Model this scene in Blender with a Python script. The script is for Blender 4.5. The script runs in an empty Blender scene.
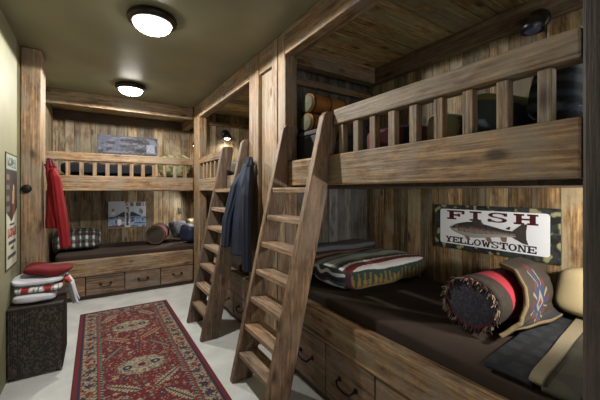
import bpy, bmesh, math, random
from mathutils import Vector, Matrix, noise
random.seed(7)
SC = bpy.context.scene
COL = SC.collection
PI = math.pi

# ------------------------------------------------------------------ helpers
def lin(c):
    f = lambda v: v/12.92 if v <= .04045 else ((v+.055)/1.055)**2.4
    return (f(c[0]/255), f(c[1]/255), f(c[2]/255), 1.0)

def world_loc(o):
    v = Vector((0, 0, 0))
    while o is not None:
        v += o.location
        o = o.parent
    return v

def link_mesh(name, me, mat=None, parent=None):
    o = bpy.data.objects.new(name, me)
    COL.objects.link(o)
    if mat: me.materials.append(mat)
    if parent is not None:
        off = world_loc(parent)
        me.transform(Matrix.Translation(-off))
        o.parent = parent
    return o

def tag(o, label=None, cat=None, group=None, kind=None):
    if label: o['label'] = label
    if cat: o['category'] = cat
    if group: o['group'] = group
    if kind: o['kind'] = kind
    return o

def thing(name, label, cat, loc=(0, 0, 0), group=None):
    o = bpy.data.objects.new(name, None)
    o.empty_display_size = .1
    COL.objects.link(o)
    o.location = loc
    return tag(o, label, cat, group)

def recentre(o):
    """move a one-mesh thing's origin to the middle of its base"""
    me = o.data
    xs = [v.co for v in me.vertices]
    c = Vector(((min(p.x for p in xs)+max(p.x for p in xs))/2, (min(p.y for p in xs)+max(p.y for p in xs))/2, min(p.z for p in xs)))
    me.transform(Matrix.Translation(-c))
    o.location = c
    return o

class MB:
    def __init__(self): self.v = []; self.f = []; self.pv = []; self.col = []; self.smooth = False
    def add(self, vs, fs, pv=0.0, cols=None):
        n = len(self.v)
        self.v += [tuple(p) for p in vs]
        self.f += [tuple(i+n for i in f) for f in fs]
        self.pv += [pv]*len(vs)
        self.col += cols if cols else [(1, 1, 1, 1)]*len(vs)
        return self
    def box(self, x0, x1, y0, y1, z0, z1, pv=0.0):
        vs = [(x0,y0,z0),(x1,y0,z0),(x1,y1,z0),(x0,y1,z0),(x0,y0,z1),(x1,y0,z1),(x1,y1,z1),(x0,y1,z1)]
        return self.hexa(vs, pv)
    def hexa(self, vs, pv=0.0):
        return self.add(vs, [(0,3,2,1),(4,5,6,7),(0,1,5,4),(1,2,6,5),(2,3,7,6),(3,0,4,7)], pv)
    def tube(self, pts, r, n=10, cap=True):
        pts = [Vector(p) for p in pts]
        rs = r if isinstance(r, (list, tuple)) else [r]*len(pts)
        vs = []; fs = []
        up = Vector((0, 0, 1))
        for i, p in enumerate(pts):
            d = (pts[min(i+1, len(pts)-1)]-pts[max(i-1, 0)]).normalized()
            a = d.cross(up)
            if a.length < .05: a = d.cross(Vector((1, 0, 0)))
            a.normalize(); b = d.cross(a).normalized()
            for k in range(n):
                t = 2*PI*k/n
                vs.append(p+a*math.cos(t)*rs[i]+b*math.sin(t)*rs[i])
        for i in range(len(pts)-1):
            for k in range(n):
                fs.append((i*n+k, i*n+(k+1) % n, (i+1)*n+(k+1) % n, (i+1)*n+k))
        if cap:
            fs.append(tuple(range(n-1, -1, -1))); fs.append(tuple((len(pts)-1)*n+k for k in range(n)))
        return self.add(vs, fs)
    def lathe(self, c, prof, n=48, axis='z'):
        vs = []; fs = []
        for r, h in prof:
            for k in range(n):
                t = 2*PI*k/n
                a, b = r*math.cos(t), r*math.sin(t)
                p = {'z': (a, b, h), 'x': (h, a, b), 'y': (a, h, b)}[axis]
                vs.append((c[0]+p[0], c[1]+p[1], c[2]+p[2]))
        for i in range(len(prof)-1):
            for k in range(n):
                fs.append((i*n+k, i*n+(k+1) % n, (i+1)*n+(k+1) % n, (i+1)*n+k))
        return self.add(vs, fs)
    def build(self, name, mat, parent=None, bevel=0, smooth=False):
        me = bpy.data.meshes.new(name)
        me.from_pydata(self.v, [], self.f)
        a = me.attributes.new('pv', 'FLOAT', 'POINT')
        a.data.foreach_set('value', self.pv)
        a = me.attributes.new('Col', 'FLOAT_COLOR', 'POINT')
        a.data.foreach_set('color', [x for c in self.col for x in c])
        bm = bmesh.new(); bm.from_mesh(me)
        bmesh.ops.recalc_face_normals(bm, faces=bm.faces)
        bm.to_mesh(me); bm.free()
        if smooth: me.polygons.foreach_set('use_smooth', [True]*len(me.polygons))
        o = link_mesh(name, me, mat, parent)
        if bevel:
            m = o.modifiers.new('bevel', 'BEVEL'); m.width = bevel; m.segments = 2; m.limit_method = 'ANGLE'
        return o

def box(name, mat, parent, x0, x1, y0, y1, z0, z1, bevel=.006, pv=0.0):
    return MB().box(x0, x1, y0, y1, z0, z1, pv).build(name, mat, parent, bevel)

def struct(o):
    o['kind'] = 'structure'; return o

def grid_surf(name, fn, nu, nv, mat, parent=None, thick=0, smooth=True, closed_u=False, caps=False):
    """fn(u,v) -> (co, colour)"""
    m = MB(); vs = []; cs = []
    mu = nu if closed_u else nu+1
    for j in range(nv+1):
        for i in range(mu):
            p, c = fn(i/nu, j/nv)
            vs.append(tuple(p)); cs.append(c)
    fs = []
    for j in range(nv):
        for i in range(nu):
            i2 = (i+1) % mu
            fs.append((j*mu+i, j*mu+i2, (j+1)*mu+i2, (j+1)*mu+i))
    if caps:
        fs.append(tuple(range(mu-1, -1, -1))); fs.append(tuple(nv*mu+k for k in range(mu)))
    m.add(vs, fs, 0, cs)
    o = m.build(name, mat, parent, smooth=smooth)
    if thick:
        s = o.modifiers.new('thickness', 'SOLIDIFY'); s.thickness = thick; s.offset = 0
    return o

def softbox(name, mat, parent, c, half, k=8, n=16, rot=0, tilt=(0, 0), wob=.0, wf=6, pillow=False, colfn=None, bottom_flat=False):
    idx = {}; vs = []; cs = []; fs = []
    R = Matrix.Rotation(rot, 3, 'Z') @ Matrix.Rotation(tilt[0], 3, 'X') @ Matrix.Rotation(tilt[1], 3, 'Y')
    c = Vector(c)
    def vert(p):
        key = tuple(round(q, 5) for q in p)
        if key in idx: return idx[key]
        s = (abs(p[0])**k+abs(p[1])**k+abs(p[2])**k)**(1/k)
        q = Vector(p)/s
        col = colfn(q) if colfn else (1, 1, 1, 1)
        z = q.z
        if pillow:
            e = (1-min(1, abs(q.x))**3.2)*(1-min(1, abs(q.y))**3.2)
            z = q.z*(.10+.90*max(0, e)**.45)
            pin = 1-.10*(1-abs(q.x)**2)*0 
        w = Vector((q.x*half[0], q.y*half[1], z*half[2]))
        w = R @ w
        pw = w+c
        if wob:
            nn = noise.noise_vector(pw*wf)
            pw = pw+nn*wob
            if bottom_flat: pw.z = max(pw.z, c.z-half[2])
        idx[key] = len(vs); vs.append(tuple(pw)); cs.append(col)
        return idx[key]
    for ax in range(3):
        for sg in (-1, 1):
            for i in range(n):
                for j in range(n):
                    q = []
                    for a, b in ((i, j), (i+1, j), (i+1, j+1), (i, j+1)):
                        p = [0, 0, 0]; p[ax] = sg
                        p[(ax+1) % 3] = -1+2*a/n; p[(ax+2) % 3] = -1+2*b/n
                        q.append(vert(tuple(p)))
                    fs.append(tuple(q) if sg > 0 else tuple(reversed(q)))
    m = MB(); m.add(vs, fs, 0, cs)
    return m.build(name, mat, parent, smooth=True)

# ------------------------------------------------------------------ materials
def newmat(name):
    m = bpy.data.materials.new(name); m.use_nodes = True
    nt = m.node_tree
    return m, nt, nt.nodes, nt.links, nt.nodes['Principled BSDF']

def wood(name, axis, dark, mid, light, grey=None, greyamt=.5, spread=.5, rough=.62, scale=1.0, bump=.8, knots=True):
    m, nt, N, L, B = newmat(name)
    tc = N.new('ShaderNodeTexCoord'); oi = N.new('ShaderNodeObjectInfo'); at = N.new('ShaderNodeAttribute'); at.attribute_name = 'pv'
    def math_(op, a, b=None, c=None):
        n = N.new('ShaderNodeMath'); n.operation = op
        for i, x in enumerate((a, b, c)):
            if x is None: continue
            if isinstance(x, (int, float)): n.inputs[i].default_value = x
            else: L.new(x, n.inputs[i])
        return n.outputs[0]
    rnd = math_('FRACT', math_('ADD', math_('MULTIPLY', at.outputs['Fac'], 7.31), oi.outputs['Random']))
    cmb = N.new('ShaderNodeCombineXYZ')
    L.new(math_('MULTIPLY', rnd, 23.0), cmb.inputs[0]); L.new(math_('MULTIPLY', rnd, 11.0), cmb.inputs[1]); L.new(math_('MULTIPLY', rnd, 37.0), cmb.inputs[2])
    add = N.new('ShaderNodeVectorMath'); L.new(tc.outputs['Object'], add.inputs[0]); L.new(cmb.outputs[0], add.inputs[1])
    def mapped(across, along):
        mp = N.new('ShaderNodeMapping'); s = [across*scale]*3; s['xyz'.index(axis)] = along*scale
        mp.inputs['Scale'].default_value = s; L.new(add.outputs[0], mp.inputs[0]); return mp.outputs[0]
    def nz(vec, sc, det, dist=0, ro=.55):
        n = N.new('ShaderNodeTexNoise'); n.inputs['Scale'].default_value = sc; n.inputs['Detail'].default_value = det
        n.inputs['Distortion'].default_value = dist; n.inputs['Roughness'].default_value = ro; L.new(vec, n.inputs['Vector']); return n.outputs['Fac']
    n1 = nz(mapped(16, 2.4), 1, 8, .5, .72)
    n2 = nz(mapped(75, 2.2), 1, 3, .2)
    n3 = nz(mapped(4.5, 2.6), 1, 5, .6, .62)
    n5 = nz(mapped(30, 13), 1, 4, 0, .7)
    fac = math_('ADD', math_('ADD', math_('MULTIPLY', n1, .42), math_('MULTIPLY', n2, .36)), math_('MULTIPLY', n5, .22))
    cr = N.new('ShaderNodeValToRGB'); e = cr.color_ramp.elements
    e[0].position = .38; e[0].color = lin(dark); e[1].position = .62; e[1].color = lin(light)
    x = e.new(.5); x.color = lin(mid)
    L.new(fac, cr.inputs[0])
    col = cr.outputs[0]
    def mix(kind, f, a, b):
        n = N.new('ShaderNodeMix'); n.data_type = 'RGBA'; n.blend_type = kind
        if isinstance(f, (int, float)): n.inputs[0].default_value = f
        else: L.new(f, n.inputs[0])
        for i, x in ((6, a), (7, b)):
            if isinstance(x, tuple): n.inputs[i].default_value = x
            else: L.new(x, n.inputs[i])
        return n.outputs[2]
    if grey:
        mr = N.new('ShaderNodeMapRange'); mr.inputs[1].default_value = .44; mr.inputs[2].default_value = .60; mr.inputs[4].default_value = greyamt
        L.new(n3, mr.inputs[0]); col = mix('MIX', mr.outputs[0], col, lin(grey))
    if knots:
        vo = N.new('ShaderNodeTexVoronoi'); vo.inputs['Scale'].default_value = 1; L.new(mapped(6.0, 2.6), vo.inputs['Vector'])
        mr = N.new('ShaderNodeMapRange'); mr.inputs[1].default_value = .07; mr.inputs[2].default_value = .17; mr.inputs[3].default_value = .85; mr.inputs[4].default_value = 0
        L.new(vo.outputs['Distance'], mr.inputs[0]); col = mix('MIX', mr.outputs[0], col, lin((46, 30, 20)))
    # every board its own tone
    val = N.new('ShaderNodeCombineColor')
    r2 = math_('FRACT', math_('MULTIPLY', rnd, 5.77))
    v = math_('ADD', math_('MULTIPLY', rnd, spread), 1-spread/2)
    L.new(v, val.inputs[0]); L.new(math_('MULTIPLY', v, math_('ADD', math_('MULTIPLY', r2, .10), .93)), val.inputs[1]); L.new(math_('MULTIPLY', v, math_('ADD', math_('MULTIPLY', r2, .24), .84)), val.inputs[2])
    # fine dark checks running with the grain
    n4 = nz(mapped(42, .8), 1, 2, .4)
    mr4 = N.new('ShaderNodeMapRange'); mr4.inputs[1].default_value = .60; mr4.inputs[2].default_value = .72; mr4.inputs[4].default_value = .7
    L.new(n4, mr4.inputs[0]); col = mix('MIX', mr4.outputs[0], col, lin([q*.55 for q in dark]))
    col = mix('MULTIPLY', 1.0, col, val.outputs[0])
    L.new(col, B.inputs['Base Color']); B.inputs['Roughness'].default_value = rough
    bp = N.new('ShaderNodeBump'); bp.inputs['Strength'].default_value = bump; bp.inputs['Distance'].default_value = .012
    L.new(fac, bp.inputs['Height']); L.new(bp.outputs[0], B.inputs['Normal'])
    return m

def plain(name, c, rough=.6, metal=0, var=0, vs=8, bump=0, bs=60, emit=None, estr=0, sheen=0):
    m, nt, N, L, B = newmat(name)
    B.inputs['Base Color'].default_value = lin(c); B.inputs['Roughness'].default_value = rough; B.inputs['Metallic'].default_value = metal
    tc = N.new('ShaderNodeTexCoord')
    if var:
        n = N.new('ShaderNodeTexNoise'); n.inputs['Scale'].default_value = vs; n.inputs['Detail'].default_value = 5; L.new(tc.outputs['Object'], n.inputs['Vector'])
        cr = N.new('ShaderNodeValToRGB'); e = cr.color_ramp.elements
        e[0].position = .3; e[1].position = .7
        e[0].color = lin([max(0, q*(1-var)) for q in c]); e[1].color = lin([min(255, q*(1+var)) for q in c])
        L.new(n.outputs['Fac'], cr.inputs[0]); L.new(cr.outputs[0], B.inputs['Base Color'])
    if bump:
        n = N.new('ShaderNodeTexNoise'); n.inputs['Scale'].default_value = bs; n.inputs['Detail'].default_value = 3; L.new(tc.outputs['Object'], n.inputs['Vector'])
        bp = N.new('ShaderNodeBump'); bp.inputs['Strength'].default_value = bump; bp.inputs['Distance'].default_value = .005
        L.new(n.outputs['Fac'], bp.inputs['Height']); L.new(bp.outputs[0], B.inputs['Normal'])
    if emit:
        B.inputs['Emission Color'].default_value = lin(emit); B.inputs['Emission Strength'].default_value = estr
    if sheen: B.inputs['Sheen Weight'].default_value = sheen
    return m

def painted(name, rough=.9, bump=.3, bs=180, sheen=0.0):
    m, nt, N, L, B = newmat(name)
    a = N.new('ShaderNodeAttribute'); a.attribute_name = 'Col'
    L.new(a.outputs['Color'], B.inputs['Base Color']); B.inputs['Roughness'].default_value = rough
    B.inputs['Sheen Weight'].default_value = sheen
    if bump:
        tc = N.new('ShaderNodeTexCoord'); n = N.new('ShaderNodeTexNoise'); n.inputs['Scale'].default_value = bs; L.new(tc.outputs['Object'], n.inputs['Vector'])
        bp = N.new('ShaderNodeBump'); bp.inputs['Strength'].default_value = bump; bp.inputs['Distance'].default_value = .003
        L.new(n.outputs['Fac'], bp.inputs['Height']); L.new(bp.outputs[0], B.inputs['Normal'])
    return m

TIM = dict(dark=(58, 45, 33), mid=(126, 100, 72), light=(178, 148, 108), grey=(132, 122, 106), greyamt=.7, spread=.22)
WX = wood('timber_x', 'x', **TIM); WY = wood('timber_y', 'y', **TIM); WZ = wood('timber_z', 'z', **TIM)
LAD = dict(dark=(62, 47, 36), mid=(118, 94, 72), light=(164, 136, 107), grey=(128, 113, 99), greyamt=.6, spread=.16)
LZ = wood('ladder_rail', 'z', **LAD)
LY = wood('ladder_rung', 'y', dark=(72, 54, 40), mid=(136, 110, 86), light=(178, 152, 124), grey=(140, 124, 110), greyamt=.6, spread=.2)
PLK = dict(dark=(40, 31, 23), mid=(112, 89, 61), light=(172, 148, 108), grey=(140, 134, 112), greyamt=.8, spread=.95, knots=True)
PZ = wood('barn_planks_z', 'z', **PLK)
PZG = wood('grey_planks_z', 'z', dark=(34, 32, 30), mid=(78, 74, 68), light=(134, 128, 116), grey=(104, 106, 108), greyamt=.8, spread=.95)
PX = wood('ceiling_planks_x', 'x', dark=(58, 44, 28), mid=(158, 128, 80), light=(220, 198, 140), grey=(160, 156, 120), greyamt=.7, spread=1.2)
DK_ = dict(dark=(44, 34, 28), mid=(66, 53, 43), light=(90, 75, 61), spread=.2)
DKX = wood('dark_timber_x', 'x', **DK_)
DKY = wood('dark_timber_y', 'y', **DK_)
DKB = wood('brown_beam_y', 'y', dark=(62, 50, 38), mid=(100, 84, 66), light=(130, 112, 90), spread=.1)
WZD = wood('dark_grey_post', 'z', dark=(46, 41, 38), mid=(64, 58, 54), light=(80, 72, 66), spread=.1)  # nearest post: darker, greyer wood than the other posts
DR_ = dict(dark=(60, 45, 34), mid=(112, 88, 68), light=(154, 128, 102), grey=(124, 112, 100), greyamt=.65, spread=.3)
DRY = wood('drawer_y', 'y', **DR_)
DRX = wood('drawer_x', 'x', **DR_)
IRON = plain('dark_iron', (32, 27, 24), .5, .6)
BRONZE = plain('dark_bronze', (38, 28, 22), .38, .5)
BLACKM = plain('black_enamel', (18, 18, 20), .35)
GLASS = plain('lit_frosted_glass', (255, 250, 242), .4, emit=(255, 249, 238), estr=17)
BULB = plain('lit_bulb', (255, 250, 240), .4, emit=(255, 240, 214), estr=14)
CEIL = plain('ceiling_paint', (128, 127, 104), .42, var=.05, vs=2.5, bump=.12, bs=9)
WALL = plain('wall_paint', (132, 130, 100), .6, var=.05, vs=3, bump=.15, bs=40)
FLOOR = plain('stone_floor', (196, 198, 196), .42, var=.07, vs=3.5, bump=.1, bs=14)
BROWN = plain('brown_cover', (52, 39, 30), .95, var=.1, vs=5, bump=.35, bs=160)
PAINT = painted('woven_fabric'); CARPET = painted('rug_wool', .95, .6, 260); PRINT = painted('printed_metal', .6, 0)

# ------------------------------------------------------------------ dimensions
XF = 1.29; XB = 2.45; XL = -.563; CZ = 2.748; YF = 5.05; YB = 6.1

# ------------------------------------------------------------------ setting
struct(MB().box(-.75, 2.7, -1.2, 6.3, -.08, 0).build('floor', FLOOR))
struct(MB().box(-.75, 2.7, -1.2, 6.3, CZ, CZ+.08).build('ceiling', CEIL))
struct(MB().box(XL-.1, XL, -1.2, 6.2, 0, CZ).build('wall_left', WALL))

def planks(mb, axis, a0, a1, fixed, thick, z0, z1, wmin=.07, wmax=.16, gap=.003, seam=None):
    """boards standing side by side along `axis`, front face at `fixed`, thick away from the room (+)"""
    a = a0
    while a < a1-1e-4:
        w = min(random.uniform(wmin, wmax), a1-a)
        if a1-a-w < .03: w = a1-a
        j = random.uniform(0, .007)
        pv = random.random()
        if axis == 'y': mb.box(fixed+j, fixed+thick, a+gap/2, a+w-gap/2, z0, z1, pv)
        elif axis == 'x': mb.box(a+gap/2, a+w-gap/2, fixed+j, fixed+thick, z0, z1, pv)
        a += w
    return mb

struct(planks(MB(), 'y', .1, 5.04, XB, .05, 0, CZ).build('wall_right', PZ))
struct(planks(MB(), 'x', XL, 1.6, YB, .05, 0, CZ).build('wall_far', PZ))
# end wall of the second right-hand bunk and the cheek of the far alcove
m = planks(MB(), 'x', 1.405, XB, 5.04, .05, 0, CZ)
struct(m.build('wall_end', PZ))
struct(planks(MB(), 'y', 5.09, YB, 1.6, .05, 0, CZ).build('wall_alcove', PZ))
# partition between the two right-hand bunks
m = planks(MB(), 'x', 1.405, XB, 2.452, .04, 0, CZ)
m.box(1.405, XB, 2.495, 2.66, 0, CZ, .3)
m.box(1.405, XB, 2.665, 2.715, 0, CZ, .5)
struct(m.build('wall_partition', PZG))
m = MB().box(1.33, 1.40, 2.456, 2.715, 0, 2.54, .37)
struct(m.build('trim_1', WZ))
struct(MB().box(1.30, 1.40, 2.455, 2.72, 2.545, CZ, .1).build('trim_2', WY, bevel=.004))
struct(MB().box(1.41, XB-.01, 2.40, 2.45, 2.41, 2.47, .1).build('trim_3', WX, bevel=.004))
struct(MB().box(1.41, XB-.01, 4.99, 5.035, 2.50, 2.56, .1).build('trim_4', WX, bevel=.004))
struct(MB().box(XL-.1, XB+.12, YB+.052, YB+.12, 0, CZ).build('wall_back', WALL))
struct(MB().box(XB+.0505, XB+.12, -1.2, 6.2, 0, CZ).build('wall_outer', WALL))
# wall behind the open side of the far alcove's left (closes the room)

# ------------------------------------------------------------------ bunk beds
def drawer_y(parent, y0, y1, z0, z1):
    d = box('drawer', DRY, parent, XF+.012, XF+.04, y0+.006, y1-.006, z0, z1, .004)
    ym = (y0+y1)/2; zm = (z0+z1)/2+.01
    h = MB(); r = .007; w = .075
    h.tube([(XF+.012, ym-w, zm), (XF-.018, ym-w, zm-.004), (XF-.024, ym-w*.7, zm-.028), (XF-.026, ym, zm-.034), (XF-.024, ym+w*.7, zm-.028), (XF-.018, ym+w, zm-.004), (XF+.012, ym+w, zm)], r, 8)
    for s in (-1, 1): h.lathe((XF+.011, ym+s*w, zm), [(.0, -.006), (.016, -.004), (.018, 0)], 12, 'x')
    h.build('handle', IRON, d, smooth=True)
def drawer_x(parent, x0, x1, z0, z1):
    yy = YF+.012
    d = box('drawer', DRX, parent, x0+.006, x1-.006, yy, yy+.03, z0, z1, .004)
    xm = (x0+x1)/2; zm = (z0+z1)/2+.01
    h = MB(); w = .06
    h.tube([(xm-w, yy, zm), (xm-w, yy-.028, zm-.004), (xm-w*.7, yy-.034, zm-.026), (xm, yy-.036, zm-.03), (xm+w*.7, yy-.034, zm-.026), (xm+w, yy-.028, zm-.004), (xm+w, yy, zm)], .007, 8)
    for s in (-1, 1): h.lathe((xm+s*w, yy-.001, zm), [(.0, -.006), (.016, -.004), (.018, 0)], 12, 'y')
    h.build('handle', IRON, d, smooth=True)

G = 'built-in timber bunk beds'
# --- near bunk on the right
nb = thing('bunk_bed', 'large nearest timber bunk bed on the right, under the trout sign wall', 'bunk bed', (XF, 1.3, 0), G)
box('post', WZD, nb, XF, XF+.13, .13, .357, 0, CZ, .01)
box('post', WZ, nb, XF, XF+.115, 2.215, 2.338, 0, CZ, .008)
box('post', WZ, nb, XF, XF+.115, 2.352, 2.452, 0, CZ, .008)
box('top_beam', WY, nb, XF-.008, XF+.115, .13, 2.212, 2.552, CZ, .01)
box('upper_board', WY, nb, XF, XF+.075, .359, 2.213, 1.49, 1.687, .008)
box('guard_rail', WY, nb, XF, XF+.085, .359, 1.598, 1.876, 1.974, .008)
for k in range(9):
    y = .483+.135*k
    box('baluster', WZ, nb, XF+.015, XF+.055, y-.043, y, 1.687, 1.873, .003)
box('lower_board', WY, nb, XF, XF+.085, .359, 2.213, .43, .63, .01)
for k in range(4): drawer_y(nb, 2.15-.45*(k+1), 2.15-.45*k, .075, .424)
box('drawer_stile', DRY, nb, XF+.012, XF+.045, 2.156, 2.212, .0, .424, .003)
box('plinth', DKY, nb, XF+.05, XF+.08, .3, 2.2, 0, .424, 0)
box('bed_deck', DKY, nb, XF+.087, XB-.004, .36, 2.44, .42, .48, 0)
m = MB(); y = .36
while y < 2.44:
    w = min(.14, 2.446-y); m.box(XF+.077, XB-.004, y+.002, y+w-.002, 1.47, 1.50, random.random()); y += .14
m.build('upper_deck', DKX, nb)
box('cross_beam', WX, nb, XF+.118, XB-.06, 2.29, 2.395, 2.54, 2.70, .006)
box('back_beam', DKB, nb, XB-.055, XB-.004, .36, 2.40, 2.54, 2.70, .006)
m = MB(); y = .36
while y < 2.44:
    w = min(random.uniform(.2, .34), 2.445-y); m.box(XF+.118, XB-.004, y+.002, y+w-.002, 2.70+random.uniform(0, .006), 2.73, random.random()); y += w
m.build('canopy_planks', PX, nb)

# --- second bunk on the right
mb_ = thing('bunk_bed', 'second timber bunk bed on the right, behind the farther ladder', 'bunk bed', (XF, 3.9, 0), G)
box('post', WZ, mb_, XF, XF+.115, 2.722, 2.93, 0, CZ, .008)
box('post', WZ, mb_, XF, XF+.115, 4.74, 5.035, 0, CZ, .008)
box('top_beam', WY, mb_, XF, XF+.11, 2.932, 4.738, 2.545, CZ, .01)
box('upper_board', WY, mb_, XF, XF+.075, 2.932, 4.738, 1.455, 1.625, .008)
box('guard_rail', WY, mb_, XF, XF+.08, 3.66, 4.738, 1.85, 1.94, .008)
for k in range(6):
    y = 4.60-.17*k
    box('baluster', WZ, mb_, XF+.015, XF+.055, y-.05, y, 1.625, 1.85, .003)
box('lower_board', WY, mb_, XF, XF+.085, 2.932, 4.738, .33, .55, .01)
for k in range(4): drawer_y(mb_, 4.72-.45*(k+1), 4.72-.45*k, .075, .324)
box('plinth', DKY, mb_, XF+.05, XF+.08, 2.93, 4.738, 0, .324, 0)
box('bed_deck', DKY, mb_, XF+.087, XB-.004, 2.73, 5.03, .33, .39, 0)
m = MB(); y = 2.73
while y < 5.02:
    w = min(.14, 5.032-y); m.box(XF+.12, XB-.004, y+.002, y+w-.002, 1.45, 1.48, random.random()); y += .14
m.build('upper_deck', DKX, mb_)
box('back_beam', DKB, mb_, XB-.055, XB-.004, 2.73, 5.03, 2.54, 2.70, .006)
m = MB(); y = 2.73
while y < 5.02:
    w = min(random.uniform(.12, .2), 5.03-y); m.box(XF+.118, XB-.004, y+.002, y+w-.002, 2.70+random.uniform(0, .006), 2.73, random.random()); y += w
m.build('canopy_planks', PX, mb_)

# --- far bunk across the end of the room
fb = thing('bunk_bed', 'far timber bunk bed built across the end of the room', 'bunk bed', (.4, YF, 0), G)
X0 = XL+.034; X1 = XF-.002
planks(MB(), 'y', YF+.002, YB-.004, XL+.004, .026, 0, CZ-.004).build('end_panel', PZ, fb)
box('top_beam', WX, fb, X0, X1, YF, YF+.11, 2.565, CZ, .01)
box('upper_board', WX, fb, X0, X1, YF, YF+.075, 1.452, 1.652, .008)
box('guard_rail', WX, fb, X0, X1, YF-.004, YF+.085, 1.848, 1.955, .008)
for k in range(12):
    x = -.44+.146*k
    if x < X0+.03: continue
    box('baluster', WZ, fb, x-.024, x+.024, YF+.015, YF+.055, 1.652, 1.848, .003)
box('lower_board', WX, fb, X0, X1, YF, YF+.085, .315, .532, .01)
box('plinth', DKX, fb, X0, X1, YF+.05, YF+.08, 0, .315, 0)
for a, b in ((X0, -.104), (-.104, .352), (.352, .818), (.818, X1)): drawer_x(fb, a, b, .06, .308)
box('bed_deck', DKX, fb, X0, 1.595, YF+.09, YB-.004, .33, .39, 0)
box('upper_deck', DKX, fb, X0, 1.595, YF+.09, YB-.004, 1.45, 1.48, 0)
box('back_beam', DKX, fb, X0, 1.595, YB-.06, YB-.004, 2.56, 2.70, .006)
box('side_beam', WY, fb, 1.33, 1.44, YF+.12, YB-.065, 2.55, 2.68, .006)
m = MB(); y = YF+.115
while y < YB-.01:
    w = min(random.uniform(.12, .2), YB-.005-y); m.box(X0, 1.595, y+.002, y+w-.002, 2.70+random.uniform(0, .006), 2.73, random.random()); y += w
m.build('canopy_planks', PX, fb)

# ------------------------------------------------------------------ ladders
def ladder(label, yl, yr, treads, dx=0, rm=None):
    """yl / yr = (bottom, top) y of the far faces of the two rails"""
    t = thing('ladder', label, 'ladder', (.96, (yl[0]+yr[0])/2, 0), 'sloping timber bunk ladders')
    H = 1.965
    fx = lambda z: .878+.182*z+dx*(1-z/1.965)
    bx_ = lambda z: (1.286 if 1.455 < z < 1.692 else 1.05+.163*z)+dx*(1-z/1.965)*(0 if z > 1.4 else 1)
    for (b, tp) in (yl, yr):
        yy = lambda z: b+(tp-b)*z/H
        secs = []
        for z, i, o_ in ((0, 0, 0), (.7, 0, 0), (1.42, 0, 0), (1.456, 0, 0), (1.690, 0, 0), (1.694, 0, 0), (H-.03, 0, 0), (H, .02, .02)):
            y = yy(z)
            secs.append([(fx(z)+i, y-.054, z), (bx_(z)-o_, y-.054, z), (bx_(z)-o_, y, z), (fx(z)+i, y, z)])
        vs = [p for s in secs for p in s]; fs = [(0, 3, 2, 1)]
        for k in range(len(secs)-1):
            for q in range(4): fs.append((k*4+q, k*4+(q+1) % 4, k*4+4+(q+1) % 4, k*4+4+q))
        n = len(secs)*4; fs.append((n-4, n-3, n-2, n-1))
        MB().add(vs, fs, random.random()).build('rail', rm or LZ, t, bevel=.007)
    for z in treads:
        y1 = yl[0]+(yl[1]-yl[0])*z/H-.054; y0 = yr[0]+(yr[1]-yr[0])*z/H
        MB().hexa([(fx(z-.038)+.012, y0, z-.038), (bx_(z-.038)-.006, y0, z-.038), (bx_(z-.038)-.006, y1, z-.038), (fx(z-.038)+.012, y1, z-.038),
                   (fx(z-.038)+.012, y0, z), (bx_(z)-.01, y0, z), (bx_(z)-.01, y1, z), (fx(z-.038)+.012, y1, z)], random.random()).build('tread', LY, t, bevel=.005)
    return t
TR = [.235+.2065*k for k in range(7)]
ladder('nearer sloping timber ladder leaning on the near bunk, seven treads', (2.33, 2.188), (1.81, 1.67), TR, -.015)
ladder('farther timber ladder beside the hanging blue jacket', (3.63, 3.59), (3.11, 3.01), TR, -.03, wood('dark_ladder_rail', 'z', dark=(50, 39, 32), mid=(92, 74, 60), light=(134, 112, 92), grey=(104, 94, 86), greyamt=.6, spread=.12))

# ------------------------------------------------------------------ left timber post
tp = thing('timber_post', 'thick rough timber post against the green wall on the left', 'post', (-.49, 3.85, 0))
box('shaft', WZ, tp, XL+.004, -.415, 3.73, 4.06, 0, CZ-.003, .01)
MB().lathe((-.517, 3.728, 1.47), [(0, -.018), (.03, -.018), (.036, -.012), (.038, 0)], 24, 'y').build('round_knob', IRON, tp, smooth=True)
m = MB().tube([(-.413, 3.90, 1.70), (-.38, 3.90, 1.70), (-.365, 3.90, 1.715), (-.36, 3.90, 1.74)], .007, 8)
m.build('coat_hook', IRON, tp, smooth=True)

# ------------------------------------------------------------------ lights
def ceiling_light(x, y, label):
    t = thing('ceiling_light', label, 'ceiling light', (x, y, CZ), 'flush ceiling lights')
    MB().lathe((x, y, CZ), [(.0, -.001), (.148, -.001), (.166, -.01), (.172, -.028), (.165, -.046), (.146, -.058), (.134, -.06), (.132, -.045)], 56).build('rim', BRONZE, t, smooth=True)
    prof = [(.132*math.cos(a), -.052-.072*math.sin(a)) for a in [PI/2*i/12 for i in range(13)]]
    prof[-1] = (.001, prof[-1][1])
    MB().lathe((x, y, CZ), prof, 56).build('glass_bowl', GLASS, t, smooth=True)
    MB().lathe((x, y, CZ-.122), [(.001, -.012), (.008, -.008), (.01, 0), (.012, .004)], 16).build('finial', BRONZE, t, smooth=True)
    l = bpy.data.lights.new('ceiling_lamp_light', 'SPOT'); l.spot_size = math.radians(179); l.spot_blend = .03; l.energy = 80; l.shadow_soft_size = .03; l.color = (1, .965, .91)
    lo = bpy.data.objects.new('ceiling_lamp_light', l); COL.objects.link(lo); lo.parent = t; lo.location = (0, 0, -.15)
ceiling_light(.36, 2.58, 'round ceiling light with dark rim and lit glass, nearer the camera')
ceiling_light(.37, 4.40, 'smaller looking round lit ceiling light by the far bunk')

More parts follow.
